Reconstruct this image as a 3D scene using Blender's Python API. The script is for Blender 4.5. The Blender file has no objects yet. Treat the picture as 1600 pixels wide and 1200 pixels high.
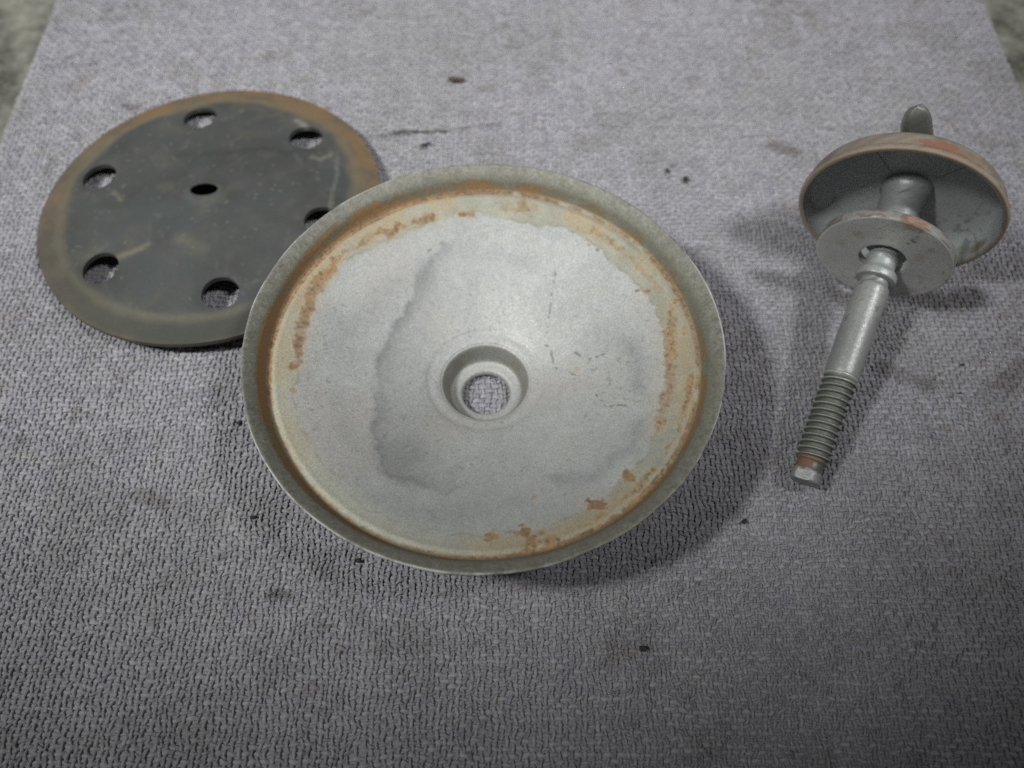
import bpy, bmesh, math, random
import numpy as np
from mathutils import Vector, Matrix

# ------------------------------------------------------------------ camera, world, lamps, exposure
sc = bpy.context.scene
COL = sc.collection
MM = 0.001

cam_data = bpy.data.cameras.new("camera")
cam = bpy.data.objects.new("camera", cam_data)
COL.objects.link(cam)
cam.location = (0, 0, 0.2055)
cam.rotation_euler = (math.radians(90 - 61.6), 0, 0)
cam_data.sensor_width = 36
cam_data.lens = 36 * 1293 / 1600
cam_data.clip_start = 0.005
cam_data.clip_end = 50
cam_data.dof.use_dof = True
cam_data.dof.focus_distance = 0.204
cam_data.dof.aperture_fstop = 8.5
sc.camera = cam

world = bpy.data.worlds.new("World")
sc.world = world
world.use_nodes = True
bg = world.node_tree.nodes["Background"]
bg.inputs[0].default_value = (0.93, 0.98, 1.0, 1)
bg.inputs[1].default_value = 0.048


def spot(name, loc, aim, power, size_deg, radius, color, blend=1.0):
    l = bpy.data.lights.new(name, 'SPOT')
    l.energy = power
    l.spot_size = math.radians(size_deg)
    l.spot_blend = blend
    l.shadow_soft_size = radius
    l.color = color
    o = bpy.data.objects.new(name, l)
    COL.objects.link(o)
    o.location = loc
    o.rotation_euler = (Vector(aim) - Vector(loc)).to_track_quat('-Z', 'Y').to_euler()
    return o


spot("workshop_lamp", (-0.52, -0.06, 0.78), (-0.068, 0.208, 0), 39.5, 30.0, 0.06, (0.97, 1.0, 0.98))
spot("workshop_lamp", (0.44, 0.0, 0.85), (0.03, 0.375, 0), 28, 45.0, 0.06, (0.98, 0.99, 1.0))

sc.view_settings.view_transform = 'Standard'
sc.view_settings.look = 'None'
sc.view_settings.gamma = 1
sc.view_settings.exposure = 0.0
sc.view_settings.use_curve_mapping = False
sc.cycles.use_denoising = False

# ------------------------------------------------------------------ numpy helpers
rng = np.random.default_rng(7)
_T = rng.random((8, 256, 256)).astype(np.float32)


def vn(x, y, scale, seed=0):
    """smooth value noise in 0..1; scale = feature size in the units of x and y"""
    t = _T[seed % 8]
    u = np.asarray(x) / scale + 31.7 * (seed + 1)
    v = np.asarray(y) / scale + 17.3 * (seed + 2)
    i = np.floor(u).astype(int)
    j = np.floor(v).astype(int)
    a = u - i
    b = v - j
    a = a * a * (3 - 2 * a)
    b = b * b * (3 - 2 * b)
    i0, i1, j0, j1 = i & 255, (i + 1) & 255, j & 255, (j + 1) & 255
    return (t[i0, j0] * (1 - a) * (1 - b) + t[i1, j0] * a * (1 - b) + t[i0, j1] * (1 - a) * b + t[i1, j1] * a * b)


def fbm(x, y, scale, seed=0, octv=4):
    s = 0
    w = 0
    a = 1.0
    for k in range(octv):
        s = s + a * vn(x, y, scale / 2 ** k, seed + k)
        w += a
        a *= .55
    return s / w


def sstep(a, b, x):
    t = np.clip((x - a) / (b - a), 0, 1)
    return t * t * (3 - 2 * t)


def mix(c0, c1, t):
    return c0 * (1 - t[..., None]) + np.asarray(c1, dtype=float) * t[..., None]


def poly_dist(px, py, line):
    """distance to a polyline and the signed side (positive = right of travel)"""
    best = np.full(px.shape, 1e9)
    side = np.zeros(px.shape)
    for (x0, y0), (x1, y1) in zip(line[:-1], line[1:]):
        dx, dy = x1 - x0, y1 - y0
        t = np.clip(((px - x0) * dx + (py - y0) * dy) / (dx * dx + dy * dy), 0, 1)
        d = np.hypot(px - x0 - t * dx, py - y0 - t * dy)
        s = (px - x0) * dy - (py - y0) * dx
        m = d < best
        best = np.where(m, d, best)
        side = np.where(m, s, side)
    return best, np.sign(side)


def mesh_np(name, verts, quads=None, tris=None, smooth=True):
    me = bpy.data.meshes.new(name)
    verts = np.ascontiguousarray(verts, dtype=np.float32)
    me.vertices.add(len(verts))
    me.vertices.foreach_set("co", verts.ravel())
    idx, start, n = [], [], 0
    parts = []
    if quads is not None and len(quads):
        parts.append(np.asarray(quads, dtype=np.int32))
    if tris is not None and len(tris):
        parts.append(np.asarray(tris, dtype=np.int32))
    for p in parts:
        idx.append(p.ravel())
        start.append(n + np.arange(len(p)) * p.shape[1])
        n += p.size
    idx = np.concatenate(idx).astype(np.int32)
    start = np.concatenate(start).astype(np.int32)
    me.loops.add(len(idx))
    me.loops.foreach_set("vertex_index", idx)
    me.polygons.add(len(start))
    me.polygons.foreach_set("loop_start", start)
    me.polygons.foreach_set("use_smooth", np.full(len(start), smooth, dtype=bool))
    me.update(calc_edges=True)
    me.validate()
    return me


def set_color(me, col, name="tint"):
    a = me.attributes.new(name, 'FLOAT_COLOR', 'POINT')
    c = np.ones((len(me.vertices), 4), dtype=np.float32)
    c[:, :3] = col
    a.data.foreach_set("color", c.ravel())


def set_float(me, val, name):
    a = me.attributes.new(name, 'FLOAT', 'POINT')
    a.data.foreach_set("value", np.ascontiguousarray(val, dtype=np.float32))


def verts_of(me):
    v = np.empty(len(me.vertices) * 3, dtype=np.float32)
    me.vertices.foreach_get("co", v)
    return v.reshape(-1, 3)


def link(name, me, mat=None, parent=None):
    o = bpy.data.objects.new(name, me)
    COL.objects.link(o)
    if mat is not None:
        me.materials.append(mat)
    if parent is not None:
        o.parent = parent
    return o


def tag(o, label=None, cat=None, group=None, kind=None):
    if label:
        o["label"] = label
    if cat:
        o["category"] = cat
    if group:
        o["group"] = group
    if kind:
        o["kind"] = kind
    return o


def resample(pts, ds, closed=False):
    pts = np.asarray(pts, float)
    if closed:
        pts = np.vstack([pts, pts[:1]])
    seg = np.hypot(*np.diff(pts, axis=0).T)
    s = np.concatenate([[0], np.cumsum(seg)])
    out = []
    for k in range(len(seg)):
        n = max(1, int(math.ceil(seg[k] / ds)))
        for q in range(n):
            out.append(pts[k] + (pts[k + 1] - pts[k]) * q / n)
    if not closed:
        out.append(pts[-1])
    return np.array(out)


def chaikin(pts, it=2, closed=False):
    pts = np.asarray(pts, float)
    for _ in range(it):
        if closed:
            a, b = pts, np.roll(pts, -1, 0)
        else:
            a, b = pts[:-1], pts[1:]
        q = np.empty((2 * len(a), 2))
        q[0::2] = .75 * a + .25 * b
        q[1::2] = .25 * a + .75 * b
        if not closed:
            q = np.vstack([pts[:1], q, pts[-1:]])
        pts = q
    return pts


def lathe(name, prof, nseg=128, closed=False, wob=None):
    """prof: (r, z) in metres -> mesh of revolution round z"""
    prof = np.asarray(prof, float)
    th = np.linspace(0, 2 * np.pi, nseg, endpoint=False)
    R, TH = np.meshgrid(prof[:, 0], th, indexing='ij')
    Z = np.repeat(prof[:, 1:2], nseg, 1)
    if wob is not None:
        R, Z = wob(R, Z, TH)
    v = np.stack([R * np.cos(TH), R * np.sin(TH), Z], -1).reshape(-1, 3)
    m = len(prof)
    i = np.arange(m if closed else m - 1)
    j = np.arange(nseg)
    I, J = np.meshgrid(i, j, indexing='ij')
    I2 = (I + 1) % m
    J2 = (J + 1) % nseg
    q = np.stack([I * nseg + J, I * nseg + J2, I2 * nseg + J2, I2 * nseg + J], -1).reshape(-1, 4)
    return mesh_np(name, v, q)


def frame_from(n, origin):
    """matrix whose z axis is n and whose x axis is as near world x as possible"""
    n = Vector(n).normalized()
    a = Vector((0, 1, 0)).cross(n).normalized()
    b = n.cross(a)
    m = Matrix((a, b, n)).transposed().to_4x4()
    m.translation = Vector(origin)
    return m


def frame_axis(n, origin):
    """matrix whose z axis is n and whose y axis leans up"""
    n = Vector(n).normalized()
    a = Vector((0, 0, 1)).cross(n).normalized()
    b = n.cross(a)
    m = Matrix((a, b, n)).transposed().to_4x4()
    m.translation = Vector(origin)
    return m


# ------------------------------------------------------------------ materials
class NT:
    def __init__(self, name):
        self.m = bpy.data.materials.new(name)
        self.m.use_nodes = True
        self.t = self.m.node_tree
        self.b = self.t.nodes["Principled BSDF"]

    def n(self, typ, **kw):
        nd = self.t.nodes.new(typ)
        for k, v in kw.items():
            setattr(nd, k, v)
        return nd

    def l(self, a, b):
        self.t.links.new(a, b)

    def noise(self, scale, detail=3, rough=.6):
        if not hasattr(self, 'tc'):
            self.tc = self.n('ShaderNodeTexCoord')
        nd = self.n('ShaderNodeTexNoise')
        nd.inputs['Scale'].default_value = scale
        nd.inputs['Detail'].default_value = detail
        nd.inputs['Roughness'].default_value = rough
        self.l(self.tc.outputs['Object'], nd.inputs['Vector'])
        return nd

    def ramp(self, src, stops):
        r = self.n('ShaderNodeValToRGB')
        e = r.color_ramp.elements
        while len(e) < len(stops):
            e.new(.5)
        for k, (p, c) in enumerate(stops):
            e[k].position = p
            e[k].color = (*c, 1) if len(c) == 3 else c
        self.l(src, r.inputs[0])
        return r

    def mixc(self, fac, a, b, typ='MIX'):
        nd = self.n('ShaderNodeMix', data_type='RGBA', blend_type=typ)
        for s, v in ((nd.inputs[0], fac), (nd.inputs[6], a), (nd.inputs[7], b)):
            if hasattr(v, 'is_output') or isinstance(v, bpy.types.NodeSocket):
                self.l(v, s)
            elif isinstance(v, (tuple, list)):
                s.default_value = (*v, 1)
            else:
                s.default_value = v
        return nd.outputs[2]

    def maprange(self, src, a, b, c, d):
        nd = self.n('ShaderNodeMapRange')
        self.l(src, nd.inputs[0])
        for k, v in zip((1, 2, 3, 4), (a, b, c, d)):
            nd.inputs[k].default_value = v
        return nd.outputs[0]

    def bump(self, src, dist, strength=1.0, normal=None):
        nd = self.n('ShaderNodeBump')
        nd.inputs['Distance'].default_value = dist
        nd.inputs['Strength'].default_value = strength
        self.l(src, nd.inputs['Height'])
        if normal is not None:
            self.l(normal, nd.inputs['Normal'])
        return nd.outputs[0]

    def glitter(self, scale, amount, normal=None):
        """tiny metal crystals, each leaning its own way"""
        v = self.n('ShaderNodeTexVoronoi')
        v.inputs['Scale'].default_value = scale
        if not hasattr(self, 'tc'):
            self.tc = self.n('ShaderNodeTexCoord')
        self.l(self.tc.outputs['Object'], v.inputs['Vector'])
        sub = self.n('ShaderNodeVectorMath', operation='SUBTRACT')
        self.l(v.outputs['Color'], sub.inputs[0])
        sub.inputs[1].default_value = (.5, .5, .5)
        s = self.n('ShaderNodeVectorMath', operation='SCALE')
        self.l(sub.outputs[0], s.inputs[0])
        s.inputs['Scale'].default_value = amount
        add = self.n('ShaderNodeVectorMath', operation='ADD')
        self.l(s.outputs[0], add.inputs[0])
        if normal is None:
            normal = self.n('ShaderNodeNewGeometry').outputs['Normal']
        self.l(normal, add.inputs[1])
        nn = self.n('ShaderNodeVectorMath', operation='NORMALIZE')
        self.l(add.outputs[0], nn.inputs[0])
        return nn.outputs[0]


def mat_painted_metal(name, metallic, rough, glit=0.25, glit_scale=3500, bump=0.00004, fine=.25):
    """metal whose colour and rust come from attributes 'tint' and 'rust'"""
    m = NT(name)
    at = m.n('ShaderNodeAttribute', attribute_name='tint')
    ar = m.n('ShaderNodeAttribute', attribute_name='rust')
    nz = m.noise(2600, 3, .7)
    spk = m.maprange(nz.outputs[0], .3, .7, 1 - fine, 1 + fine)
    mul = m.n('ShaderNodeVectorMath', operation='SCALE')
    m.l(at.outputs['Color'], mul.inputs[0])
    m.l(spk, mul.inputs['Scale'])
    m.l(mul.outputs[0], m.b.inputs['Base Color'])
    m.l(m.maprange(ar.outputs['Fac'], 0, 1, metallic, 0.0), m.b.inputs['Metallic'])
    nz2 = m.noise(900, 3, .6)
    r1 = m.maprange(nz2.outputs[0], .3, .7, rough - .07, rough + .07)
    rr = m.n('ShaderNodeMath', operation='ADD')
    m.l(r1, rr.inputs[0])
    m.l(m.maprange(ar.outputs['Fac'], 0, 1, 0, .3), rr.inputs[1])
    m.l(rr.outputs[0], m.b.inputs['Roughness'])
    nb = m.bump(nz.outputs[0], bump)
    m.l(m.glitter(glit_scale, glit, nb), m.b.inputs['Normal'])
    return m.m


M_ZINC = mat_painted_metal("weathered zinc sheet", .30, .60, .20, 3300, .00004, .22)
M_PLATE = mat_painted_metal("dark coated steel", .06, .72, .08, 3800, .00003, .14)
M_BOLT = mat_painted_metal("zinc plated steel", .35, .46, .12, 3600, .00002, .14)
M_CUP = mat_painted_metal("grey plated pressed steel", .22, .42, .08, 3600, .00002, .14)


def mat_cloth():
    m = NT("woven cotton yarn")
    at = m.n('ShaderNodeAttribute', attribute_name='tint')
    nz = m.noise(2600, 3, .75)
    k = m.maprange(nz.outputs[0], .3, .7, .70, 1.30)
    mul = m.n('ShaderNodeVectorMath', operation='SCALE')
    m.l(at.outputs['Color'], mul.inputs[0])
    m.l(k, mul.inputs['Scale'])
    m.l(mul.outputs[0], m.b.inputs['Base Color'])
    m.b.inputs['Roughness'].default_value = .9
    m.b.inputs['Specular IOR Level'].default_value = .25
    m.b.inputs['Sheen Weight'].default_value = .15
    m.b.inputs['Sheen Roughness'].default_value = .5
    m.l(m.bump(nz.outputs[0], .00024), m.b.inputs['Normal'])
    return m.m


M_CLOTH = mat_cloth()


def mat_concrete():
    m = NT("stained concrete")
    a = m.noise(55, 6, .65)
    b = m.noise(230, 4, .6)
    c = m.ramp(a.outputs[0], [(.32, (.045, .045, .03)), (.45, (.17, .166, .148)), (.62, (.30, .293, .262)), (.8, (.40, .39, .35))])
    col = m.mixc(.5, c.outputs[0], m.ramp(b.outputs[0], [(.35, (.10, .10, .075)), (.65, (.42, .42, .34))]).outputs[0], 'OVERLAY')
    m.l(col, m.b.inputs['Base Color'])
    m.b.inputs['Roughness'].default_value = .85
    m.l(m.bump(b.outputs[0], .0008), m.b.inputs['Normal'])
    return m.m


M_CONCRETE = mat_concrete()


def mat_flat(name, col, rough=.8):
    m = NT(name)
    nz = m.noise(1500, 3, .6)
    m.l(m.ramp(nz.outputs[0], [(.3, tuple(c * .6 for c in col)), (.7, tuple(c * 1.3 for c in col))]).outputs[0], m.b.inputs['Base Color'])
    m.b.inputs['Roughness'].default_value = rough
    m.l(m.bump(nz.outputs[0], .0001), m.b.inputs['Normal'])
    return m.m


# ------------------------------------------------------------------ the setting: concrete floor
FLOOR_Z = -0.0045
gx = np.linspace(-1.2, 1.2, 90)
gy = np.linspace(-1.0, 1.6, 90)
X, Y = np.meshgrid(gx, gy, indexing='ij')
Zf = FLOOR_Z - .0006 * fbm(X, Y, .06, 3)
n = len(gx)
I, J = np.meshgrid(np.arange(n - 1), np.arange(n - 1), indexing='ij')
q = np.stack([I * n + J, (I + 1) * n + J, (I + 1) * n + J + 1, I * n + J + 1], -1).reshape(-1, 4)
floor = link("concrete_floor", mesh_np("concrete_floor", np.stack([X, Y, Zf], -1).reshape(-1, 3), q), M_CONCRETE)
tag(floor, kind="structure")

# ------------------------------------------------------------------ shop towel: a plain weave, every yarn modelled
PITCH = .00150
CX0, CX1 = -.1745, .1810
CY0, CY1 = -.045, .311
NX, NY = int((CX1 - CX0) / PITCH), int((CY1 - CY0) / PITCH)


def slack(X, Y):
    """the lie of the cloth: gentle swells and a few soft creases"""
    base = -.0014 * fbm(X, Y, .075, 5, 2) - .0005 * fbm(X, Y, .022, 6, 2)
    for line, dep, wd in (([(.125, .105), (.150, .135), (.178, .150)], .0011, .004), ([(.10, .055), (.14, .075), (.178, .083)], .0010, .005),
                          ([(.03, .012), (.07, .035), (.13, .045)], .0010, .006), ([(-.17, .12), (-.12, .105), (-.08, .10)], .0008, .005),
                          ([(.10, .275), (.115, .235), (.122, .205)], .0009, .004), ([(-.06, .215), (-.03, .207), (.02, .206)], .0006, .003)):
        d, s = poly_dist(X, Y, line)
        base = base + dep * np.exp(-(d / wd) ** 2) - dep * .6 * np.exp(-((d - wd * 1.6) / wd) ** 2) * (s > 0)
    edge = np.minimum(np.minimum(X - CX0, CX1 - X), np.minimum(Y - CY0, CY1 - Y))
    return base - .0026 * (1 - sstep(-.0005, .004, edge))


def cloth_color(X, Y, shade, tone):
    """dyed cotton: yarn shade (0..1), bluish tone (0..1), then old stains by place"""
    col = np.empty(X.shape + (3,))
    col[:] = CLOTH
    col *= (.66 + .58 * shade + .16 * fbm(X, Y, .02, 4, 3))[..., None]
    col = mix(col, (.215, .205, .275), sstep(.60, .9, tone * .6 + .4 * vn(X, Y, .004, 2)) * .45)
    col = mix(col, (.33, .315, .26), sstep(.72, .95, vn(X, Y, .0022, 7)) * .25)
    lint = sstep(.78, .95, vn(X, Y, .0011, 3)) * sstep(.4, .7, vn(X, Y, .01, 6))
    col = mix(col, (.45, .44, .46), lint * .22)
    col = mix(col, (.16, .150, .125), sstep(.56, .78, fbm(X, Y, .018, 1, 4)) * .25)
    col = mix(col, (.17, .130, .10), sstep(.68, .85, fbm(X, Y, .008, 2, 3)) * .30)
    col = mix(col, (.26, .265, .25), sstep(.55, .8, fbm(X, Y, .05, 7, 2)) * .30)
    fleck = sstep(.84, .94, vn(X, Y, .0015, 6)) * sstep(.42, .68, vn(X, Y, .017, 3))
    col = mix(col, (.10, .09, .08), fleck * .55)
    nz = vn(X, Y, .0012, 5)
    for line, wd, cc, k in (([(-.0395, .2085), (-.030, .2090), (-.0225, .2095)], .0011, (.05, .045, .04), .85),
                            ([(-.0225, .2095), (-.012, .2125), (-.004, .2130)], .0009, (.09, .085, .075), .5),
                            ([(-.050, .2075), (-.038, .2080)], .0008, (.1, .095, .09), .5),
                            ([(.113, .146), (.128, .139), (.140, .141)], .0045, (.07, .062, .055), .55),
                            ([(.148, .118), (.140, .112)], .0035, (.11, .09, .08), .5),
                            ([(.106, .117), (.118, .112)], .0030, (.10, .085, .075), .45),
                            ([(-.098, .078), (-.092, .076)], .0028, (.10, .085, .06), .45),
                            ([(-.060, .052), (-.056, .052)], .0016, (.08, .07, .06), .6),
                            ([(-.135, .222), (-.130, .221)], .0016, (.10, .08, .08), .6),
                            ([(.088, .203), (.094, .2)], .0030, (.11, .085, .075), .6),
                            ([(-.100, .215), (-.103, .217)], .0012, (.1, .09, .09), .6)):
        d, _ = poly_dist(X, Y, line)
        col = mix(col, cc, k * (1 - sstep(.35, 1.25, d / wd + .6 * (nz - .5))))
    return col


CLOTH = (.316, .304, .327)
AMP = .00034          # how far a yarn rises and dips
MID = -.00050         # middle of the weave below the towel's upper face
ARC = np.radians([-12, 36, 90, 144, 192])


def wander(X, Y, k):
    return PITCH * ((1.3 * (fbm(X, Y, .030, k, 3) - .5)) + .70 * (vn(X, Y, .0040, k + 1) - .5) + .35 * (vn(X, Y, .0018, k + 3) - .5))


def yarn_nodes(c0, n, limit):
    """positions along a yarn in pitches: three to a crossing close by, two further off"""
    fine = np.arange(0, limit * 3 + 1) / 3
    far = limit + np.arange(1, (n - limit) * 2 + 1) / 2
    return np.concatenate([fine, far])


def yarns(name, along_y, idx, nodes, seed):
    r = np.random.default_rng(seed)
    K, T = np.meshgrid(idx, nodes, indexing='ij')
    flt = (np.floor((T + (K + (0 if along_y else 1)) % 2 + .5 - .5 + .5) / 2)).astype(int)     # which float
    R1, R2, R3, R4 = (r.random((max(NX, NY) + 4, max(NX, NY) + 8)) for _ in range(4))
    f1, f2, f3, f4 = R1[K, flt], R2[K, flt], R3[K, flt], R4[K, flt]
    y1, y2, y3 = (r.random(max(NX, NY) + 4)[K] for _ in range(3))
    sgn = np.where(K % 2 == 0, 1.0, -1.0) * (1 if along_y else -1)
    over = sgn * np.cos(np.pi * T)
    lean = sgn * np.sin(np.pi * T)
    if along_y:
        X = CX0 + (K + .5) * PITCH
        Y = CY0 + (T + .5) * PITCH
        X, Y = X + wander(X, Y, 0) + .0010 * np.sin(Y * 14), Y + wander(X, Y, 2) + .0014 * np.sin(X * 11 + .6)
        X = X + PITCH * (.24 * lean * (f3 - .47) + .22 * (f1 - .5))
        w = (.00030 + .00006 * y1 + .00020 * (f2 - .5)) * (1 + .12 * over)
        hgt = .00032
    else:
        Y = CY0 + (K + .5) * PITCH
        X = CX0 + (T + .5) * PITCH
        X, Y = X + wander(X, Y, 0) + .0010 * np.sin(Y * 14), Y + wander(X, Y, 2) + .0014 * np.sin(X * 11 + .6)
        Y = Y + PITCH * (.16 * lean * (f3 - .5) + .22 * (f1 - .5))
        w = (.00038 + .00007 * y1 + .00022 * (f2 - .5)) * (1 + .15 * over)
        hgt = .00038
    Z = slack(X, Y) + MID + AMP * np.sign(over) * np.abs(over) ** .7 * (1 + .35 * (f4 - .5)) + .00028 * (f3 - .5) * (over > 0) + .00006 * (y2 - .5)
    m = len(ARC)
    P = np.empty(X.shape + (m, 3))
    jig = 1 + .26 * (r.random(X.shape + (m,)) - .5)
    ca, sa = np.cos(ARC), np.sin(ARC)
    off = ca * w[..., None] * jig
    P[..., 0] = X[..., None] + (off if along_y else 0)
    P[..., 1] = Y[..., None] + (0 if along_y else -off)
    P[..., 2] = Z[..., None] + sa * hgt * jig
    n0, n1 = X.shape
    A_, B_, C_ = np.meshgrid(np.arange(n0), np.arange(n1 - 1), np.arange(m - 1), indexing='ij')
    v = (A_ * n1 + B_) * m + C_
    q = np.stack([v, v + m, v + m + 1, v + 1], -1).reshape(-1, 4)
    if not along_y:
        pass
    me = mesh_np(name, P.reshape(-1, 3), q[:, ::-1])
    shade = .30 * y3 + .40 * f2 + .30 * f4 + (-.02 if along_y else .03)
    col = cloth_color(X, Y, shade, .5 * y2 + .5 * f1)
    set_color(me, np.repeat(col.reshape(-1, 3), m, 0))
    return me


xs = np.linspace(CX0, CX1, 300)
ys = np.linspace(CY0, CY1, 300)
X, Y = np.meshgrid(xs, ys, indexing='ij')
ed = np.minimum(np.minimum(X - CX0, CX1 - X), np.minimum(Y - CY0, CY1 - Y))
Zb = slack(X, Y) + MID - .00022 - .002 * (ed < 1e-6)
I, J = np.meshgrid(np.arange(299), np.arange(299), indexing='ij')
q = np.stack([I * 300 + J, (I + 1) * 300 + J, (I + 1) * 300 + J + 1, I * 300 + J + 1], -1).reshape(-1, 4)
tm = mesh_np("shop_towel", np.stack([X, Y, Zb], -1).reshape(-1, 3), q)
set_color(tm, cloth_color(X, Y, np.full(X.shape, .4), np.full(X.shape, .5)).reshape(-1, 3))
towel = link("shop_towel", tm, M_CLOTH)
tag(towel, "lavender grey coarse woven shop towel spread on the concrete floor", "towel")
FAR = int((.160 - CY0) / PITCH)
tag(link("warp_yarns", yarns("warp_yarns", True, np.arange(NX), yarn_nodes(0, NY - 1, FAR), 21), M_CLOTH, towel), kind="stuff")
tag(link("weft_yarns", yarns("weft_yarns", False, np.arange(0, FAR), np.arange(0, (NX - 1) * 3 + 1) / 3, 22), M_CLOTH, towel), kind="stuff")
tag(link("weft_yarns", yarns("weft_yarns", False, np.arange(FAR, NY), np.arange(0, (NX - 1) * 2 + 1) / 2, 23), M_CLOTH, towel), kind="stuff")


def lint(count, seed):
    """loose cotton hairs standing off the yarns"""
    r = np.random.default_rng(seed)
    V, Q = [], []
    seg = 7
    for k in range(count):
        x, y = r.uniform(CX0 + .004, CX1 - .004), r.uniform(.0, CY1 - .01)
        a = r.uniform(0, 2 * np.pi)
        L = r.uniform(.0015, .0060)
        cv = r.uniform(-1, 1) * 220
        rad = r.uniform(.000018, .000038)
        t = np.linspace(0, 1, seg)
        ang = a + cv * L * t * 2.2
        px = x + np.cumsum(np.cos(ang)) * L / seg
        py = y + np.cumsum(np.sin(ang)) * L / seg
        pz = slack(px, py) + .00005 + r.uniform(.0001, .0006) * np.sin(np.pi * t) + rad
        b = len(V) * 1
        for i in range(seg):
            nx, ny = -math.sin(ang[i]), math.cos(ang[i])
            V += [(px[i] + nx * rad, py[i] + ny * rad, pz[i]), (px[i], py[i], pz[i] + rad * 1.6), (px[i] - nx * rad, py[i] - ny * rad, pz[i])]
        for i in range(seg - 1):
            o = b + i * 3
            for c in range(3):
                Q.append((o + c, o + (c + 1) % 3, o + 3 + (c + 1) % 3, o + 3 + c))
    return mesh_np("lint_hairs", np.array(V), np.array(Q))


M_LINT = mat_flat("pale cotton hair", (.50, .49, .50), .9)
tag(link("lint_hairs", lint(1500, 5), M_LINT, towel), kind="stuff")

# ------------------------------------------------------------------ big dish
D_CTR = Vector((-.00712, .10821, .02912))
D_N = Vector((.00269, .03332, 1.0))
dish = bpy.data.objects.new("conical_dish", None)
COL.objects.link(dish)
dish.empty_display_size = .02
dm = frame_from(D_N, D_CTR)
base_pt = dm @ Vector((0, 0, -.0284))
dm.translation = base_pt
dish.matrix_world = dm
tag(dish, "large shallow galvanised metal dish with rusty rim and a recessed centre hole", "metal dish")
DZ = 28.4   # mm from the base to the plane of the rim

P_RIM = [(60.0, .0), (59.7, .12), (59.3, .0), (58.4, -.75), (57.4, -1.65), (56.7, -2.35), (56.2, -3.1), (55.6, -4.5), (55.1, -5.4), (54.6, -5.85)]
P_FLOOR = [(54.6, -5.85), (54.1, -5.95), (53.5, -5.80), (52.8, -5.72), (52.1, -5.95), (51.0, -6.30), (48.5, -7.1), (40, -10.1), (30, -13.8), (20, -17.55), (16.4, -18.95), (15.3, -19.8), (13.2, -20.30), (12.3, -20.75)]
P_HUB = [(12.3, -20.75), (11.7, -21.1), (11.3, -21.8), (10.6, -24.0), (10.1, -25.6), (9.6, -26.3), (9.0, -26.55), (7.6, -26.8), (7.0, -27.0), (6.65, -27.4), (6.5, -28.0), (6.5, -28.4)]


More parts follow.
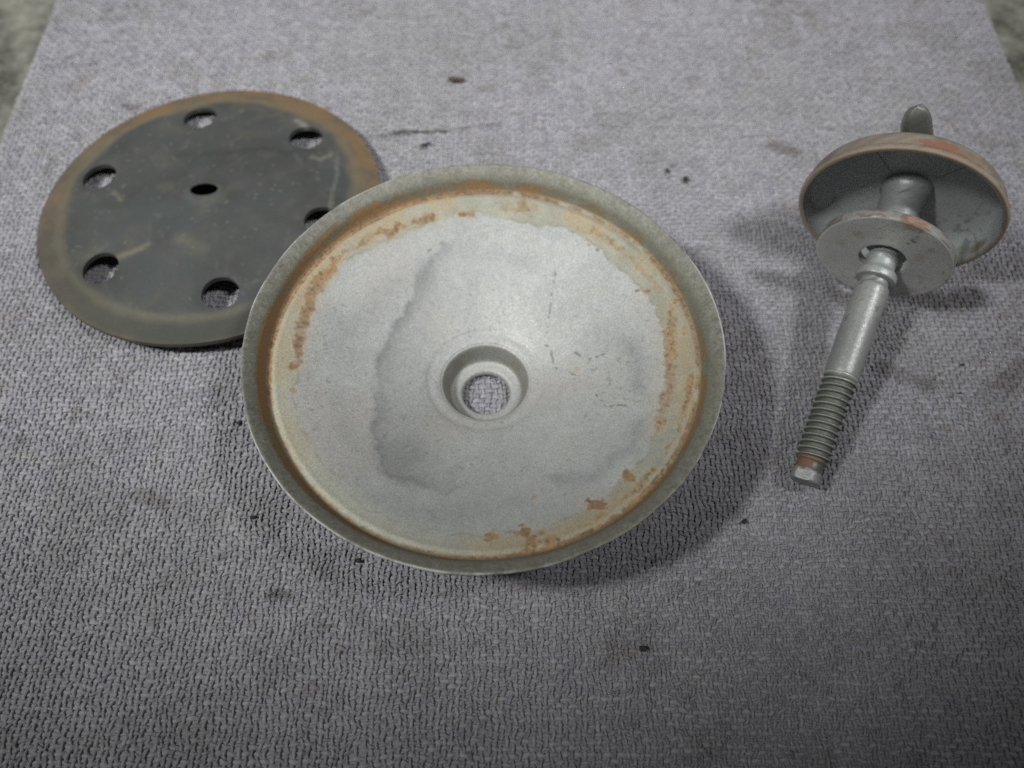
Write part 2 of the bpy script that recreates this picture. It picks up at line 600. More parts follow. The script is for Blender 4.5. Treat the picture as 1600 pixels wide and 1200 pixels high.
def dish_color(v):
    """colour and rust from the place on the dish (mm, origin on its axis)"""
    x, y = v[:, 0] * 1000, v[:, 1] * 1000
    r = np.hypot(x, y)
    th = np.degrees(np.arctan2(y, x))
    col = np.empty((len(x), 3))
    col[:] = (.395, .40, .385)
    n1 = fbm(x, y, 14, 0, 4)
    n2 = fbm(x, y, 4, 2, 4)
    n3 = fbm(x, y, 1.3, 3, 3)
    col *= (.68 + .30 * n1 + .16 * n2 + .18 * n3)[:, None]
    col = mix(col, (.36, .345, .325), sstep(.5, .75, n2) * .30)
    # pinkish tarnish patches
    col = mix(col, (.40, .365, .35), sstep(.5, .72, fbm(x + 40, y, 18, 5, 3)) * .45)
    # grey swirls of an old drying stain
    d, s = poly_dist(x + 4.0 * (n2 - .5) + 1.4 * (n3 - .5), y + 4.0 * (fbm(x, y + 30, 5, 1, 3) - .5), [(-12, 38), (-15.4, 33.9), (-17.1, 30.2), (-21.1, 19.7), (-25.0, 11.5), (-27.5, 3.3), (-28.0, -4.8), (-26.9, -12.7), (-27.6, -21.0), (-24.5, -24.5), (-23.4, -30.4), (-17.4, -34.0), (-13.6, -34.7), (-9.5, -38.0), (-7.3, -36.9), (-6.4, -34.3)])
    inner = s * -1.0
    fade = np.where(inner > 0, np.exp(-(d / (1.6 + 2.6 * n1))), np.exp(-(d / 1.1) ** 2))
    up = sstep(30, 18, np.hypot(x + 20, y - 22)) + sstep(24, 10, np.hypot(x + 20, y + 22))
    col = mix(col, (.20, .205, .205), np.clip(fade * (.35 + .9 * n2) * (.28 + .58 * np.clip(up, 0, 1)), 0, 1))
    col = mix(col, (.24, .245, .24), .75 * np.exp(-((x + 19) ** 2 + (y + 26) ** 2) / 42) * (.5 + n2))
    col = mix(col, (.24, .245, .24), .75 * np.exp(-(((x + 17.5) / 2.6) ** 2 + ((y - 29) / 5.5) ** 2)) * (.5 + n2))
    for line, wd, k in (([(-41, 14), (-37, 9), (-34, 13), (-29, 22), (-24, 27)], 3.0, .28), ([(38, 6), (40.4, 0), (39.5, -8)], 2.6, .40), ([(38.5, -19), (36, -26), (31.9, -28), (27, -33), (18, -33)], 2.0, .40),
                        ([(-38, -6), (-36, -16), (-31, -26)], 2.2, .20), ([(-43, 24), (-34, 36), (-20, 43)], 2.0, .22), ([(8, -39), (-10, -44), (-25, -40)], 3.2, .22),
                        ([(14, 33), (4, 36), (-6, 37)], 2.5, .25)):
        d, _ = poly_dist(x + 2.2 * (n2 - .5), y + 2.2 * (n1 - .5), line)
        col = mix(col, (.23, .24, .245), k * np.exp(-(d / wd) ** 2) * (.4 + 1.2 * n2))
    # fine dark scratches
    for line in ([(19.2, 30), (18.8, 26), (18.2, 22.9), (17.4, 18), (16.9, 13.3)], [(16.6, 9.6), (17.7, 7.6), (18.9, 2.5), (20.5, 1.2), (24.2, -.8)], [(-17, 36), (-13, 39), (-10.5, 40)], [(24, 6), (27, 3), (33, 4)], [(29, -8), (31, -12), (36, -13)]):
        d, _ = poly_dist(x + 1.0 * (n3 - .5), y + 1.0 * (n2 - .5), line)
        col = mix(col, (.16, .155, .14), .75 * sstep(.42, .12, d) * sstep(.40, .58, vn(x, y, .9, 6)))
    # pitting
    pit = sstep(.83, .90, vn(x, y, .75, 4)) * sstep(.40, .65, fbm(x, y, 9, 6, 2))
    col = mix(col, (.17, .16, .14), pit * .38)
    def angw(c, w):
        dd = (th - c + 180) % 360 - 180
        return np.exp(-(dd / w) ** 2)
    # bright plated patch opposite the lamp side is left to the light; the ring outside the water line is olive
    edge = 47.8 + 2.6 * (fbm(th / 9, r * 0 + 3, 1.0, 1, 3) - .5) * 2 + 1.2 * (n3 - .5) - 1.2 * np.cos(np.radians(th - 60))
    ring = sstep(edge - .25, edge + .25, r)
    softside = np.clip(angw(-120, 55) + angw(165, 30) * .6 + angw(-75, 25) * .5, 0, 1)
    ring = ring * (1 - softside) + sstep(-1.5, 4.5, r - edge) * softside
    olive = np.empty_like(col)
    olive[:] = (.315, .308, .245)
    olive *= (.75 + .5 * n2)[:, None]
    col = mix(col, olive, ring * .85)
    line_ = np.exp(-((r - edge) / .30) ** 2) * sstep(.42, .6, fbm(th / 4, r * 0, 1.0, 3, 2))
    col = mix(col, (.20, .185, .12), line_ * .55)
    # warm cream bloom just inside the crease
    bloom = np.exp(-((r - 51.5) / 2.6) ** 2) * sstep(.42, .68, fbm(th / 16, r * .05, 1.0, 5, 3))
    col = mix(col, (.38, .285, .165), bloom * .65)
    cream = np.exp(-((r - 51.0) / 3.0) ** 2) * angw(-135, 45)
    col = mix(col, (.50, .49, .40), cream * .55)
    # rust in the crease
    rust = np.zeros(len(x))

    def angw(c, w):
        dd = (th - c + 180) % 360 - 180
        return np.exp(-(dd / w) ** 2)
    amp = np.clip(angw(120, 45) * 1.1 + angw(88, 22) * .9 + angw(30, 26) * .85 + angw(-25, 30) * .9 + angw(-68, 30) * 1.0 + angw(-130, 40) * .5 + angw(172, 30) * .85, .12, 1.15)
    cw = 1.0 + .55 * angw(130, 35)
    crease = np.exp(-((r - 54.4) / (cw * (.45 + .6 * n1))) ** 2) * amp * sstep(.22, .55, fbm(th / 5 + 9, r * .25, 1.0, 0, 4) + .12 * amp)
    wallr = np.exp(-((r - 55.7) / 1.1) ** 2) * (angw(135, 32) * .8 + angw(180, 40) * .7 + angw(-130, 40) * .6) * (.4 + .9 * n2)
    bead = np.exp(-((r - 52.4) / 1.3) ** 2) * np.clip(angw(-20, 38) + angw(-75, 22) * .7 + angw(35, 18) * .4, 0, 1) * sstep(.42, .62, n2)
    # rusty flakes just outside the water line on the right and on the left
    band = np.exp(-((r - (edge + 1.6)) / 1.4) ** 2) * (angw(5, 22) * .9 + angw(165, 18) * 1.0 + angw(150, 20) * .9 + angw(60, 16) * .5) * sstep(.40, .60, n2)
    rust = np.maximum(np.maximum(crease, wallr), np.maximum(bead * .8, band * .85))
    for (bx, by, br, k) in ((35.1, -33.8, 1.9, .8), (27.0, -42.0, 2.4, .9), (10.0, -48.1, 2.2, 1), (11.4, -51.0, 2.9, 1), (15.7, -51.5, 2.2, .9), (13.5, -48.3, 1.5, .6), (2.1, -49.7, 2.0, .8), (42.8, 20.5, 1.7, .8),
                            (43.2, -19.9, 1.5, .7), (-47.5, -11, 1.0, .5),
                            (10.4, 49.7, 2.6, .6), (28.6, 36.7, .7, .7), (31, 34.9, .7, .7), (15.5, -3.5, .7, .33), (50.4, 15.7, 1.6, .8), (20, -27, .8, .4), (12.5, -38, 1.3, .35), (24.5, .5, 1.6, .3)):
        dd = np.hypot(x - bx, y - by) / br + 1.5 * (n3 - .5) + 1.6 * (fbm(x, y, 2.0, 7, 3) - .5)
        rust = np.maximum(rust, k * sstep(1.35, .30, dd))
    # long soft stains lying along the water line
    halo = np.zeros(len(x))
    for line, wd, k in (([(-43.5, 25), (-46.5, 18), (-48.2, 8), (-48.2, -4)], 1.5, .85), ([(-28, 40.2), (-24, 43)], 1.3, .9), ([(-20.8, 44.4), (-15.2, 46.2)], 1.2, .8), ([(-7.8, 47.4), (-4.6, 47.7)], .9, .9),
                        ([(49, 12), (48.5, 2), (46.5, -10), (43.5, -20)], 1.7, .62), ([(30, 41), (40, 31), (47, 20)], 1.2, .5), ([(5, 50.3), (14, 49)], 1.6, .5), ([(-36, 35), (-30, 40)], 1.3, .6)):
        d, _ = poly_dist(x + 2.4 * (n2 - .5), y + 2.4 * (fbm(x + 7, y, 3.2, 5, 3) - .5), line)
        rust = np.maximum(rust, k * sstep(1.7, .2, d / wd + 1.3 * (n3 - .5)) * (.55 + .7 * n2))
        halo = np.maximum(halo, k * np.exp(-(d / (wd * 2.2)) ** 2))
    rust = np.clip(rust, 0, 1)
    n4 = vn(x, y, .55, 2) * .6 + vn(x, y, 1.1, 5) * .4
    hot = mix(np.broadcast_to(np.array((.215, .125, .065)), col.shape), (.31, .185, .09), sstep(.45, .75, n2))
    hot = mix(hot, (.115, .062, .036), sstep(.52, .74, n4) * .8)
    hot = mix(hot, (.40, .30, .15), sstep(.62, .80, n3) * .5)
    col = mix(col, (.37, .29, .175), np.clip(np.maximum(sstep(.02, .5, rust) * .55, halo * .5), 0, 1) * (.6 + .6 * n2))
    col = mix(col, hot, sstep(.20, .85, rust + .30 * (n4 - .5)) * .88)
    # wall of the rim: olive grey, its turned-away shade painted into the colour
    w = sstep(54.7, 55.3, r)
    wall = np.empty_like(col)
    wall[:] = (.205, .200, .168)
    wall *= (.62 + .45 * n3 + .4 * vn(x, y, .5, 1) - .05)[:, None]
    streak = fbm(th / 7, r * .8, 1.0, 6, 4)
    brownw = np.clip((wallr * 1.2 + np.exp(-((r - 55.3) / .9) ** 2) * amp * .75) * (.35 + 1.25 * sstep(.35, .62, streak)), 0, 1)
    wall = mix(wall, (.165, .155, .120), sstep(58.6, 56.4, r) * .65)
    wall = mix(wall, (.17, .125, .062), sstep(.10, .55, brownw) * .8)
    wall = mix(wall, (.23, .12, .05), sstep(.50, .95, brownw) * .75)
    col = mix(col, wall, w)
    rust = np.where(r > 55.1, np.maximum(rust * .4, brownw * .7), rust)
    # worn bright lip
    lip = sstep(59.70, 59.92, r)
    col = mix(col, (.55, .55, .52), lip * .75 * sstep(.30, .55, n2))
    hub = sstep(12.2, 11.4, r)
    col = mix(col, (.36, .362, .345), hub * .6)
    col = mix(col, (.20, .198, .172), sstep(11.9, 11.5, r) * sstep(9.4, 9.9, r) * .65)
    col = mix(col, (.20, .18, .12), np.exp(-((r - 10.6) / .8) ** 2) * .45 * sstep(.35, .65, fbm(th / 20, r, 1, 2, 2)))
    return np.clip(col, .01, .9), np.clip(rust + .12 * ring, 0, 1)


def rim_wobble(R, Z, TH):
    k = np.clip((R * 1000 - 57) / 3, 0, 1)
    R = R + k * (.00016 * np.sin(3 * TH + 1) + .00010 * np.sin(7 * TH) + .00006 * np.sin(19 * TH + 2))
    Z = Z + k * (.00018 * np.sin(2 * TH + .5) + .00008 * np.sin(11 * TH))
    return R, Z


def thick(prof, t):
    """underside of a sheet: offset along the profile normal"""
    p = np.asarray(prof, float)
    d = np.gradient(p, axis=0)
    nrm = np.stack([-d[:, 1], d[:, 0]], -1)
    nrm /= np.linalg.norm(nrm, axis=1)[:, None]
    nrm *= np.sign(-nrm[:, 1:2] + 1e-9)
    return p + nrm * t


full = chaikin(np.array(P_RIM + P_FLOOR[1:] + P_HUB[1:]), 2)
full = resample(full, .30)
under = thick(full, .9)
under[:, 1] = np.maximum(under[:, 1], -28.4)
under[-1] = (6.5, -28.4)
cut1 = np.argmin(np.abs(full[:, 0] - 54.6))
cut2 = np.argmin(np.abs(full[:, 0] - 12.3))
NSEG = 480


def dish_piece(name, a, b, cap_outer=False, seg=NSEG):
    top = full[a:b + 1]
    bot = under[a:b + 1][::-1]
    bot = np.vstack([bot[:-1][::6], bot[-1:]])
    if cap_outer:
        mid = np.array([(60.10, -.25), (60.0, -.6)])
        prof = np.vstack([mid[::-1][:1], mid[:1], top, bot])[::1]
        prof = np.vstack([[(60.02, -.35)], top, bot, [(60.02, -.62)]])
        me = lathe(name, (prof + (0, DZ)) * MM, seg, True, rim_wobble)
    else:
        prof = np.vstack([top, bot])
        me = lathe(name, (prof + (0, DZ)) * MM, seg, False, None)
    v = verts_of(me)
    c, ru = dish_color(v)
    set_color(me, c)
    set_float(me, ru, "rust")
    return link(name, me, M_ZINC, dish)


tag(dish_piece("rim", 0, cut1, True, 960), "olive grey flared rim with rust in the crease")
tag(dish_piece("bowl", cut1, cut2, False, 960), "pale grey conical bowl with dark drying stain and rust spots")
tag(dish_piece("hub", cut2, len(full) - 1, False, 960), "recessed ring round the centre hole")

# ------------------------------------------------------------------ dark plate with six holes
PL_CTR = Vector((-.09454, .17335, .00352))
PL_N = Vector((-.01466, .04535, 1.0))
HOLES = [(37.9, 105.0), (38.0, 44.6), (37.9, -14.6), (38.3, -74.2), (38.2, -134.6), (38.2, 164.8)]
PR = np.array([(0, 6.0), (8, 6.0), (14, 5.3), (24, 4.3), (34, 3.4), (40, 2.75), (43.0, 2.35), (45, 1.95), (47, 1.5), (49, 1.1), (51, .65), (52.2, .35), (52.9, .0)])


def plate_z(r):
    z = np.interp(r, PR[:, 0], PR[:, 1])
    return z


def smooth_plate_z(r):
    return np.mean([plate_z(np.clip(r + k, 0, 60)) for k in np.linspace(-1.0, 1.0, 9)], axis=0) * 1.0


def build_plate():
    from mathutils.geometry import delaunay_2d_cdt
    pts, edges = [], []

    def ring(cx, cy, r, n):
        b = len(pts)
        for k in range(n):
            a = 2 * math.pi * k / n
            pts.append((cx + r * math.cos(a), cy + r * math.sin(a)))
        for k in range(n):
            edges.append((b + k, b + (k + 1) % n))
        return list(range(b, b + n))
    hr, cr = 5.45, 8.0
    hc = [(r * math.cos(math.radians(a)), r * math.sin(math.radians(a))) for r, a in HOLES]
    outer = ring(0, 0, 52.9, 260)
    hrs = [ring(x, y, hr, 40) for x, y in hc]
    hub = ring(0, 0, cr, 56)
    for r in np.concatenate([np.arange(8.7, 52, .78), [51.9, 52.5]]):
        m = int(2 * math.pi * r / .8)
        for k in range(m):
            a = 2 * math.pi * (k + .5 * (int(r / .78) % 2)) / m
            p = (r * math.cos(a), r * math.sin(a))
            if all(math.hypot(p[0] - x, p[1] - y) > hr + .35 for x, y in hc):
                pts.append(p)
    vs, es, fs, _, _, _ = delaunay_2d_cdt([Vector(p) for p in pts], edges, [], 0, 1e-6)
    vs = np.array([(v.x, v.y) for v in vs])
    tri = []
    for f in fs:
        c = vs[list(f)].mean(0)
        if np.hypot(*c) < cr - .01 or np.hypot(*c) > 52.9:
            continue
        if any(math.hypot(c[0] - x, c[1] - y) < hr - .02 for x, y in hc):
            continue
        tri.append(list(f))
    tri = np.array(tri)
    r = np.hypot(vs[:, 0], vs[:, 1])
    z = smooth_plate_z(r) + .12 * (fbm(vs[:, 0], vs[:, 1], 18, 2, 2) - .5)
    # stamped dimple: each hole sits in a slight dip
    for x, y in hc:
        d = np.hypot(vs[:, 0] - x, vs[:, 1] - y)
        z = z - .35 * np.exp(-((d - 5.4) / 1.3) ** 2)
    T = 1.5
    nV = len(vs)
    top = np.column_stack([vs, z])
    bot = np.column_stack([vs, z - T])
    V = np.vstack([top, bot])
    a, b, c = tri.T
    area = (vs[b, 0] - vs[a, 0]) * (vs[c, 1] - vs[a, 1]) - (vs[b, 1] - vs[a, 1]) * (vs[c, 0] - vs[a, 0])
    tri[area < 0] = tri[area < 0][:, ::-1]
    T2 = tri[:, ::-1] + nV
    # side walls (own vertices so the edge stays crisp)
    ed = {}
    for t in tri:
        for k in range(3):
            e = (int(t[k]), int(t[(k + 1) % 3]))
            ed[e] = 1
    be = [e for e in ed if (e[1], e[0]) not in ed]
    be = [e for e in be if np.hypot(*(vs[e[0]])) > cr + .05]
    used = sorted({k for e in be for k in e})
    mp = {k: i for i, k in enumerate(used)}
    base = len(V)
    V = np.vstack([V, top[used], bot[used]])
    m = len(used)
    Q = np.array([(base + mp[e[0]], base + m + mp[e[0]], base + m + mp[e[1]], base + mp[e[1]]) for e in be])
    me = mesh_np("plate_disc", V * MM, Q, np.vstack([tri, T2]))
    return me


def plate_color(v):
    x, y = v[:, 0] * 1000, v[:, 1] * 1000
    r = np.hypot(x, y)
    th = np.degrees(np.arctan2(y, x))
    n1 = fbm(x, y, 16, 1, 4)
    n2 = fbm(x, y, 5, 3, 4)
    n3 = fbm(x, y, 1.6, 4, 3)

    def angw(c, w):
        dd = (th - c + 180) % 360 - 180
        return np.exp(-(dd / w) ** 2)
    col = np.empty((len(x), 3))
    col[:] = (.052, .053, .050)
    col *= (.62 + .75 * n1)[:, None]
    col = mix(col, (.105, .094, .072), sstep(.45, .80, n2) * .30)
    col = mix(col, (.045, .053, .053), sstep(.5, .7, fbm(x + 9, y, 9, 5, 3)) * .6)
    col = mix(col, (.26, .25, .20), sstep(.90, .97, vn(x, y, .6, 5)) * .22)
    e = 43.4 + 2.6 * (fbm(th / 14, r * 0, 1, 2, 3) - .5) * 2 + .8 * (n3 - .5) + 2.0 * angw(-85, 40)
    band = sstep(e - .8, e + 2.6, r)
    b = np.empty_like(col)
    b[:] = (.112, .088, .058)
    b *= (.50 + .65 * n2 + .35 * n3)[:, None]
    b = mix(b, (.17, .098, .046), np.clip((angw(60, 50) + angw(110, 40) * .8 + angw(15, 25) * .9 + angw(185, 25) * .5), 0, 1) * sstep(.35, .65, n1 * .5 + n2 * .5) * .75)
    b = mix(b, (.12, .117, .083), np.exp(-((r - 46) / 1.2) ** 2) * .5)
    col = mix(col, b, band * (1 - .75 * angw(-75, 60)) * (1 - .35 * angw(-150, 35)))
    # outer slope on the near side is darker
    col = mix(col, (.056, .060, .050), angw(-90, 60) * sstep(46.5, 48, r) * sstep(52.4, 51.4, r) * .75)
    col = mix(col, (.115, .108, .072), angw(-90, 60) * np.exp(-((r - 45.2) / 1.3) ** 2) * .7)
    for line, wd, cc, k in (([(-26, -25), (-18, -22.5), (-14, -20)], 1.0, (.20, .175, .12), .55), ([(38, 18), (39, 8), (38.5, -4), (39, -8)], .45, (.19, .18, .15), .45), ([(36, 19), (33, 16), (30, 17)], .7, (.2, .19, .15), .45),
                            ([(-12, 17), (2, 17.5), (14, 20), (24, 18)], 1.1, (.03, .032, .03), .5), ([(-30, 2), (-26, -2)], .7, (.2, .17, .12), .4), ([(-4, -18), (2, -22)], 2.5, (.15, .13, .09), .3), ([(23, 35), (26, 32.5)], 1.1, (.25, .23, .19), .55)):
        d, _ = poly_dist(x + 1.6 * (n2 - .5), y + 1.6 * (n3 - .5), line)
        col = mix(col, cc, k * np.exp(-(d / wd) ** 2) * (.5 + n3))
    rs = np.random.default_rng(3)
    for _ in range(46):
        cx, cy, aa, ll = rs.uniform(-42, 42), rs.uniform(-42, 42), rs.uniform(0, 3.14), rs.uniform(3, 13)
        d, _s = poly_dist(x + .5 * (n2 - .5), y, [(cx, cy), (cx + ll * math.cos(aa), cy + ll * math.sin(aa))])
        col = mix(col, (.17, .165, .15), sstep(.75, .2, d) * .16 * sstep(.35, .6, vn(x, y, 1.7, 3)) * (r < 44))
    col = mix(col, (.33, .15, .07), sstep(1.3, .5, np.hypot(x - 4, y - 39.5) / 1.0 + n3) * .7)
    col = mix(col, (.062, .068, .062), np.exp(-((r - 5.2) / 1.3) ** 2) * .6)
    return np.clip(col, .01, .8), np.clip(band * .8 + .1, 0, 1)


plate = bpy.data.objects.new("hold_down_plate", None)
COL.objects.link(plate)
plate.empty_display_size = .02
plate.matrix_world = frame_from(PL_N, PL_CTR)
tag(plate, "thin dark grey round plate with six holes and brown tarnished rim", "metal plate")
pm = build_plate()
c, ru = plate_color(verts_of(pm))
set_color(pm, c)
set_float(pm, ru, "rust")
link("disc", pm, M_PLATE, plate)
z8 = float(smooth_plate_z(np.array([8.0]))[0])
bp = [(8.0, z8), (7.4, z8 + .15), (6.7, z8 + .4), (6.0, z8 + .75), (5.3, z8 + .95), (4.8, z8 + .95), (4.55, z8 + .75), (4.5, z8 + .4), (5.0, z8 - .1), (6.0, z8 - .9), (8.0, z8 - 1.5)]


def boss_wob(R, Z, TH):
    k = np.clip((.0080 - R) / .0030, 0, 1)
    f = (1 - .08 * k) * ((1 - k) + k / np.sqrt(np.cos(TH) ** 2 + (np.sin(TH) / .60) ** 2))
    return R * f, Z


bm_ = lathe("boss", resample(chaikin(bp, 2), .25) * MM, 72, False, boss_wob)
c, ru = plate_color(verts_of(bm_))
set_color(bm_, c)
set_float(bm_, ru, "rust")
tag(link("boss", bm_, M_PLATE, plate), "small raised neck round the centre hole")

# ------------------------------------------------------------------ wing bolt with cup and washer
TIP = Vector((.07593, .08007, .0042))
AX = Vector((.38838, .87941, .27533)).normalized()
bolt = bpy.data.objects.new("wing_bolt", None)
COL.objects.link(bolt)
bolt.empty_display_size = .02
BM = frame_axis(AX, TIP)
bolt.matrix_world = BM
tag(bolt, "zinc plated wing bolt lying on towel with washer and rusty cup on its shank", "bolt")
BINV = BM.inverted()


def paint(me, base, seed, rusty=0.0, rust_col=(.17, .085, .045), extra=None, var=.45):
    v = verts_of(me) * 1000
    a = np.degrees(np.arctan2(v[:, 1], v[:, 0])) * .12
    s, t = v[:, 2] + v[:, 0] * .7, a * 0 + v[:, 1] + v[:, 0] * .31
    n1 = fbm(s, t, 7, seed, 4)
    n2 = fbm(s, t, 2.0, seed + 2, 3)
    col = np.empty((len(v), 3))
    col[:] = base
    col *= (1 - var / 2 + var * n1)[:, None]
    pit = sstep(.80, .9, vn(s, t, .7, seed + 3)) * sstep(.4, .6, n1)
    col = mix(col, tuple(c * .35 for c in base), pit * .6)
    ru = np.zeros(len(v))
    if rusty > 0:
        ru = sstep(.74 - .22 * rusty, .82 - .2 * rusty, n2 * .6 + n1 * .4)
        col = mix(col, rust_col, ru * .8)
    if extra is not None:
        col, ru = extra(v, col, ru, n1, n2)
    set_color(me, np.clip(col, .01, .9))
    set_float(me, np.clip(ru, 0, 1), "rust")
    return me


ZN = (.33, .34, .325)
# tip with a flat ground on it
tp = [(0.01, -.2), (3.4, -.2), (3.85, .2), (3.85, 2.6), (3.6, 3.2), (3.45, 3.6), (3.45, 5.2), (3.9, 5.6)]


def tip_wob(R, Z, TH):
    k = (Z < .0026)
    flat = .0033 / np.maximum(np.cos(TH - 1.15), .3)
    R2 = np.where(k & (np.cos(TH - 1.15) > .35), np.minimum(R, flat), R)
    return R2, Z


def tip_paint(v, col, ru, n1, n2):
    an = np.arctan2(v[:, 1], v[:, 0]) * 4
    f = fbm(an, v[:, 2], 1.1, 5, 3)
    f2 = fbm(an, v[:, 2], .5, 3, 2)
    col = mix(col, (.11, .105, .085), sstep(2.6, 3.3, v[:, 2] + 1.6 * (f - .5)) * .85)
    k = sstep(1.9, 3.0, v[:, 2] + 4.0 * (f - .5)) * sstep(-1.2, .8, v[:, 0] + 5 * (f - .5)) * sstep(.2, .5, f2 + .25)
    col = mix(col, (.20, .092, .045), k * .7)
    return col, np.maximum(ru, k)


link("tip", paint(lathe("tip", resample(tp, .25) * MM, 96, False, tip_wob), ZN, 1, 0, extra=tip_paint), M_BOLT, bolt)
# helical thread
PT, Z0, Z1, RB = 1.80, 5.4, 30.2, 4.62
zz = np.arange(Z0, Z1 + .001, .075)


def thread_wob(R, Z, TH):
    z = Z * 1000
    ph = (z / PT - TH / (2 * np.pi)) % 1.0
    tri = np.clip((np.abs(ph - .5) * 2 - .06) / .46, 0, 1)
    prof = 1 - tri
    dep = 1.0 * np.clip((z - Z0) / 1.2, .35, 1) * np.clip((Z1 - z) / 2.2, 0.0, 1)
    start = .75 * np.clip(1 - (z - Z0) / 1.6, 0, 1)
    r = RB - dep * (1 - prof ** .9) * .92 - start
    r = np.where(z > Z1 - 2.2, np.minimum(r, 4.5), r)
    return r * MM, Z


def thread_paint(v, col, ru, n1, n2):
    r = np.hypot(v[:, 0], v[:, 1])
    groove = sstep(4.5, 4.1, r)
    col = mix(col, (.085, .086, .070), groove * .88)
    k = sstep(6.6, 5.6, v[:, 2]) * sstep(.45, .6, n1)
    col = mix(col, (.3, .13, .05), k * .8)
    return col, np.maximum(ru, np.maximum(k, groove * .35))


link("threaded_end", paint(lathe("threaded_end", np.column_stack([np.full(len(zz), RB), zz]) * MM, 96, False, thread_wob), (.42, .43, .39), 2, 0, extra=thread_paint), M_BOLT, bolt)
sp = [(4.3, 30.1), (4.5, 30.35), (4.55, 31), (4.55, 56.0), (4.45, 56.7), (4.1, 57.2), (3.75, 57.5), (3.7, 59.2)]
link("shank", paint(lathe("shank", resample(chaikin(sp, 1), .4) * MM, 96), ZN, 3, .1, (.22, .2, .17)), M_BOLT, bolt)
cp = [(3.7, 59.0), (5.0, 59.1), (5.3, 59.3), (5.3, 60.9), (5.0, 61.4), (4.6, 61.9), (4.1, 62.4), (3.9, 63.2), (3.9, 65.0), (4.15, 65.2), (4.15, 66.2), (3.7, 66.6), (3.7, 70.0)]
link("collar", paint(lathe("collar", resample(chaikin(cp, 1), .3) * MM, 96), (.42, .435, .425), 4), M_BOLT, bolt)
hp = [(3.6, 69.0), (5.4, 69.0), (5.8, 69.4), (5.9, 71), (5.75, 74), (5.8, 80), (6.1, 85.5), (6.8, 87.5), (6.8, 94.0), (6.0, 95.5), (.01, 95.8)]
link("hub", paint(lathe("hub", resample(chaikin(hp, 1), .5) * MM, 96), (.30, .31, .31), 5), M_BOLT, bolt)

# washer
W_O = TIP + AX * .06567
W_N = AX + Vector((0, 0, -.16815))
WM = BINV @ frame_axis(W_N, W_O)
wp = [(6.1, .25), (6.4, -.05), (9.5, .15), (17.2, .0), (17.75, .2), (17.9, .6), (17.9, 2.5), (17.5, 2.9), (9.5, 3.0), (6.4, 2.8), (6.1, 2.5)]


def washer_paint(v, col, ru, n1, n2):
    r = np.hypot(v[:, 0], v[:, 1])
    k = sstep(17.55, 17.8, r)
    col = mix(col, (.24, .23, .22), k * .8)
    th = np.degrees(np.arctan2(v[:, 1], v[:, 0]))
    k2 = k * sstep(.46, .60, fbm(th / 5, v[:, 2] * .9, 1.0, 4, 4))
    col = mix(col, (.12, .08, .07), k2 * .8)
    x, y = -v[:, 0], v[:, 1]
    blob = np.zeros(len(v))
    for bx, by, br, kk in ((2, 17.6, 3.8, 1), (-9, 7, 1.6, .5), (4.0, 13.0, 1.7, .6), (-12, 1, 1.8, .5), (8, 6, 2.2, .5), (11, -2, 1.3, .4), (-2, 15.5, 2.2, .45), (12, -9, 1.4, .5), (6, -14, 2.0, .5), (9, 10, 1.2, .5)):
        blob = np.maximum(blob, kk * sstep(1.2, .4, np.hypot(x - bx, y - by) / br + 1.2 * (n2 - .5)))
    col = mix(col, (.27, .135, .07), blob * .65)
    return col, np.maximum(np.maximum(ru, k2), blob * .8)


wo = link("washer", paint(lathe("washer", resample(chaikin(wp, 1, True), .3, True) * MM, 180, True), (.56, .56, .525), 6, .15, (.15, .12, .10), washer_paint, .3), M_CUP, bolt)
wo.matrix_local = WM
tag(wo, "flat grey washer with rusty edge")

# cup
C_O = TIP + AX * .07968
C_N = AX + Vector((-.0398, 0, -.17472))
CM = BINV @ frame_axis(C_N, C_O)
ci = [(25.3, .0), (25.2, 1.6), (24.9, 3.4), (24.2, 5.3), (22.9, 6.9), (21.0, 7.7), (18.8, 8.0), (9.0, 8.3), (6.2, 8.4)]
co = [(6.2, 9.5), (9.0, 9.4), (18.8, 9.2), (21.4, 8.9), (23.6, 8.0), (25.2, 6.2), (26.0, 3.9), (26.3, 1.7), (26.8, 1.2), (26.9, .3), (26.5, -.35), (25.6, -.3)]
ci2 = chaikin(ci, 2)
co2 = chaikin(co, 2)


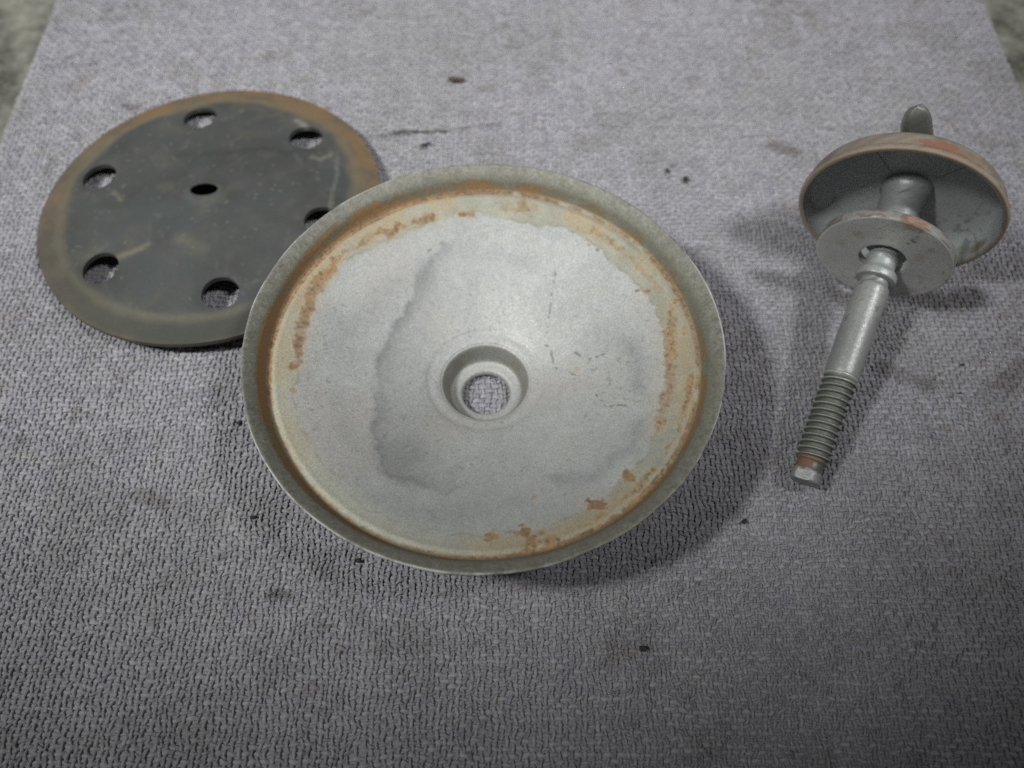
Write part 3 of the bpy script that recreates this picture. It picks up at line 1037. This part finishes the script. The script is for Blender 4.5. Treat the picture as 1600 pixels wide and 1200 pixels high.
def cup_paint(v, col, ru, n1, n2):
    x, y, z = -v[:, 0], v[:, 1], v[:, 2]
    r = np.hypot(x, y)
    th = np.degrees(np.arctan2(y, x))
    inner_edge = np.interp(z, [-.3, 1.6, 3.4, 5.3, 6.9, 7.7, 8.0, 8.7], [25.8, 25.6, 25.3, 24.6, 23.3, 21.4, 19.3, 0])
    outside = (r > inner_edge) & (z < 8.65) | (z > 8.8)
    out = outside.astype(float)
    o = np.empty_like(col)
    o[:] = (.25, .225, .18)
    o *= (.6 + .8 * n2)[:, None]
    o = mix(o, (.20, .125, .085), sstep(.48, .66, n1) * .5)
    dd = (th - 90 + 180) % 360 - 180
    red = np.exp(-(dd / 13) ** 2) * np.exp(-((z - 2.6) / 2.0) ** 2)
    o = mix(o, (.27, .12, .075), sstep(.25, .6, red + 1.3 * (fbm(th / 6, z * .9, 1.0, 5, 4) - .5)) * .9)
    col = mix(col, o, out)
    lip = sstep(.5, -.1, z)
    col = mix(col, (.33, .25, .18), lip * .7)
    col = mix(col, (.10, .085, .06), (1 - out) * sstep(6.0, 4.5, z) * sstep(.35, .75, n1) * .35)
    d2 = np.hypot((th + 14) / 7, (z - 2.6) / 1.3)
    col = mix(col, (.26, .17, .08), (1 - out) * sstep(1.3, .5, d2 + n2 - .5) * .8)
    pit = (1 - out) * sstep(.70, .8, vn(x, y, 1.3, 2)) * np.exp(-(((th + 30 + 180) % 360 - 180) / 40) ** 2) * sstep(14, 18, r)
    col = mix(col, (.09, .08, .07), pit * .45)
    return col, np.clip(np.maximum(ru, out * .75 + lip * .3), 0, 1)


cupm = paint(lathe("cup", np.vstack([resample(ci2, .35), resample(co2, .35)]) * MM, 220, True), (.46, .485, .48), 7, .05, (.2, .12, .07), cup_paint, .3)
cup = link("cup", cupm, M_CUP, bolt)
cup.matrix_local = CM
tag(cup, "rusty shallow pressed cup with grey inside")


def strip(name, p0, p1, w, h, mat, parent):
    p0, p1 = Vector(p0) * MM, Vector(p1) * MM
    d = (p1 - p0).normalized()
    s = Vector((-d.y, d.x, 0)).normalized() * w * .5 * MM
    up = Vector((0, 0, -h * MM))
    v = [p0 - s, p0 + s, p1 + s * .4, p1 - s * .4]
    vs = v + [p0 + up, p1 + up]
    me = bpy.data.meshes.new(name)
    me.from_pydata([tuple(a) for a in vs], [], [(0, 4, 5, 3), (1, 2, 5, 4), (0, 1, 4), (2, 3, 5)])
    me.update()
    return link(name, me, mat, parent)


M_SCORE = mat_flat("bright scored metal", (.38, .39, .38), .4)
for a0 in (46, 122):
    a = math.radians(a0)
    strip("score_mark", (7.5 * math.cos(a), 7.5 * math.sin(a), 8.36), (18.5 * math.cos(a), 18.5 * math.sin(a), 8.0), .55, .2, M_SCORE, cup)

# wings: flat rounded tabs behind the cup
def wing(name, ang, length, L0, parent):
    """loft along a radial direction in the bolt frame; broad across the axis"""
    N = 40
    rows = []
    for s in np.linspace(0, 1, 26):
        hgt = 3.0 + (length - 3.0) * s
        w = 5.0 - 1.8 * s
        e = 1 - (max(0, s - .74) / .26) ** 2
        w *= math.sqrt(max(e, .0004))
        t = 1.9 - .35 * s
        t *= (max(e, .0004)) ** .25
        ph = np.linspace(0, 2 * np.pi, N, endpoint=False)
        cx = np.sign(np.cos(ph)) * np.abs(np.cos(ph)) ** .55 * w
        cz = np.sign(np.sin(ph)) * np.abs(np.sin(ph)) ** .55 * t
        rows.append(np.column_stack([cx, np.full(N, hgt), cz + 1.5 * s * s]))
    v = np.array(rows).reshape(-1, 3)
    tw = math.radians(32)
    x = v[:, 0] * math.cos(tw) + v[:, 2] * math.sin(tw)
    z = -v[:, 0] * math.sin(tw) + v[:, 2] * math.cos(tw)
    a = math.radians(ang)
    P = np.column_stack([x * math.cos(a) - v[:, 1] * math.sin(a), x * math.sin(a) + v[:, 1] * math.cos(a), z + L0])
    q = []
    for k in range(25):
        for m in range(N):
            q.append((k * N + m, k * N + (m + 1) % N, (k + 1) * N + (m + 1) % N, (k + 1) * N + m))
    me = mesh_np(name, P * MM, np.array(q))
    paint(me, (.22, .225, .195), 2, .1, (.15, .13, .09))
    return link(name, me, M_BOLT, parent)


wing("wing", -18, 25, 95.5, bolt)
wing("wing", -18 + 180, 24, 95.5, bolt)

# ------------------------------------------------------------------ specks on the towel
M_SPECK = mat_flat("dark grit", (.022, .020, .018), .7)
M_RUSTBIT = mat_flat("rust flake", (.075, .035, .026), .8)


def speck(loc, size, ang, mat, name, label, cat, seed):
    r = random.Random(seed)
    bm = bmesh.new()
    bmesh.ops.create_icosphere(bm, subdivisions=2, radius=1)
    sx, sy, sz = size
    for v in bm.verts:
        k = 1 + r.uniform(-.28, .28)
        v.co = Vector((v.co.x * sx * k * (1 + .25 * v.co.y), v.co.y * sy * k, max(v.co.z, -.6) * sz * k)) * MM
    me = bpy.data.meshes.new(name)
    bm.to_mesh(me)
    bm.free()
    o = link(name, me, mat)
    o.location = (loc[0], loc[1], loc[2] if len(loc) > 2 else -.0002)
    o.rotation_euler = (0, 0, math.radians(ang))
    return tag(o, label, cat)


def at(px, py, z=-.0002):
    """photo pixel to a point on the towel, used once to lay the crumbs out"""
    t = math.radians(61.6)
    f = 1293.0
    dx, dy = (px - 800) / f, (600 - py) / f
    d = Vector((dx, math.cos(t) + dy * math.sin(t), -math.sin(t) + dy * math.cos(t)))
    k = (z - .2055) / d.z
    return (d.x * k, d.y * k, z)


speck(at(712, 124), (3.1, .95, .5), -3, M_RUSTBIT, "rust_flake", "long reddish brown flake on the towel near the top middle", "flake", 1)
speck(at(1071, 280), (.9, 1.5, .5), -10, M_SPECK, "grit_crumb", "larger dark crumb on the towel right above the dish rim", "crumb", 2)
speck(at(1043, 267), (.5, 1.0, .35), 5, M_SPECK, "grit_crumb", "small dark splinter beside the larger crumb above the dish", "crumb", 3)
speck(at(1005, 1013), (1.05, .75, .5), 0, M_SPECK, "grit_crumb", "lone black crumb on the towel well below the dish", "crumb", 4)
speck(at(664, 226), (1.9, .55, .35), 28, M_SPECK, "grit_crumb", "slanted dark sliver just above the dish's top left edge", "crumb", 5)
speck(at(560, 876), (.8, .6, .45), 10, M_SPECK, "grit_crumb", "black crumb touching the shadow below the dish's lower left rim", "crumb", 6)
speck(at(395, 808), (.85, .5, .4), 0, M_SPECK, "grit_crumb", "black crumb on the towel left below the dish", "crumb", 7)
speck(at(1163, 815), (.8, .6, .4), 40, M_SPECK, "grit_crumb", "black crumb in the shadow between the dish and the bolt tip", "crumb", 8)
speck(at(1504, 570), (.7, .35, .3), 10, M_SPECK, "grit_crumb", "upper of two tiny black crumbs right of the bolt shank near the photo's edge", "crumb", 9)
speck(at(1500, 614), (.75, .4, .3), 20, M_SPECK, "grit_crumb", "lower of two tiny black crumbs right of the bolt shank near the photo's edge", "crumb", 10)
speck(at(374, 660), (.8, .6, .4), 30, M_SPECK, "grit_crumb", "dark crumb close against the dish's left rim", "crumb", 11)
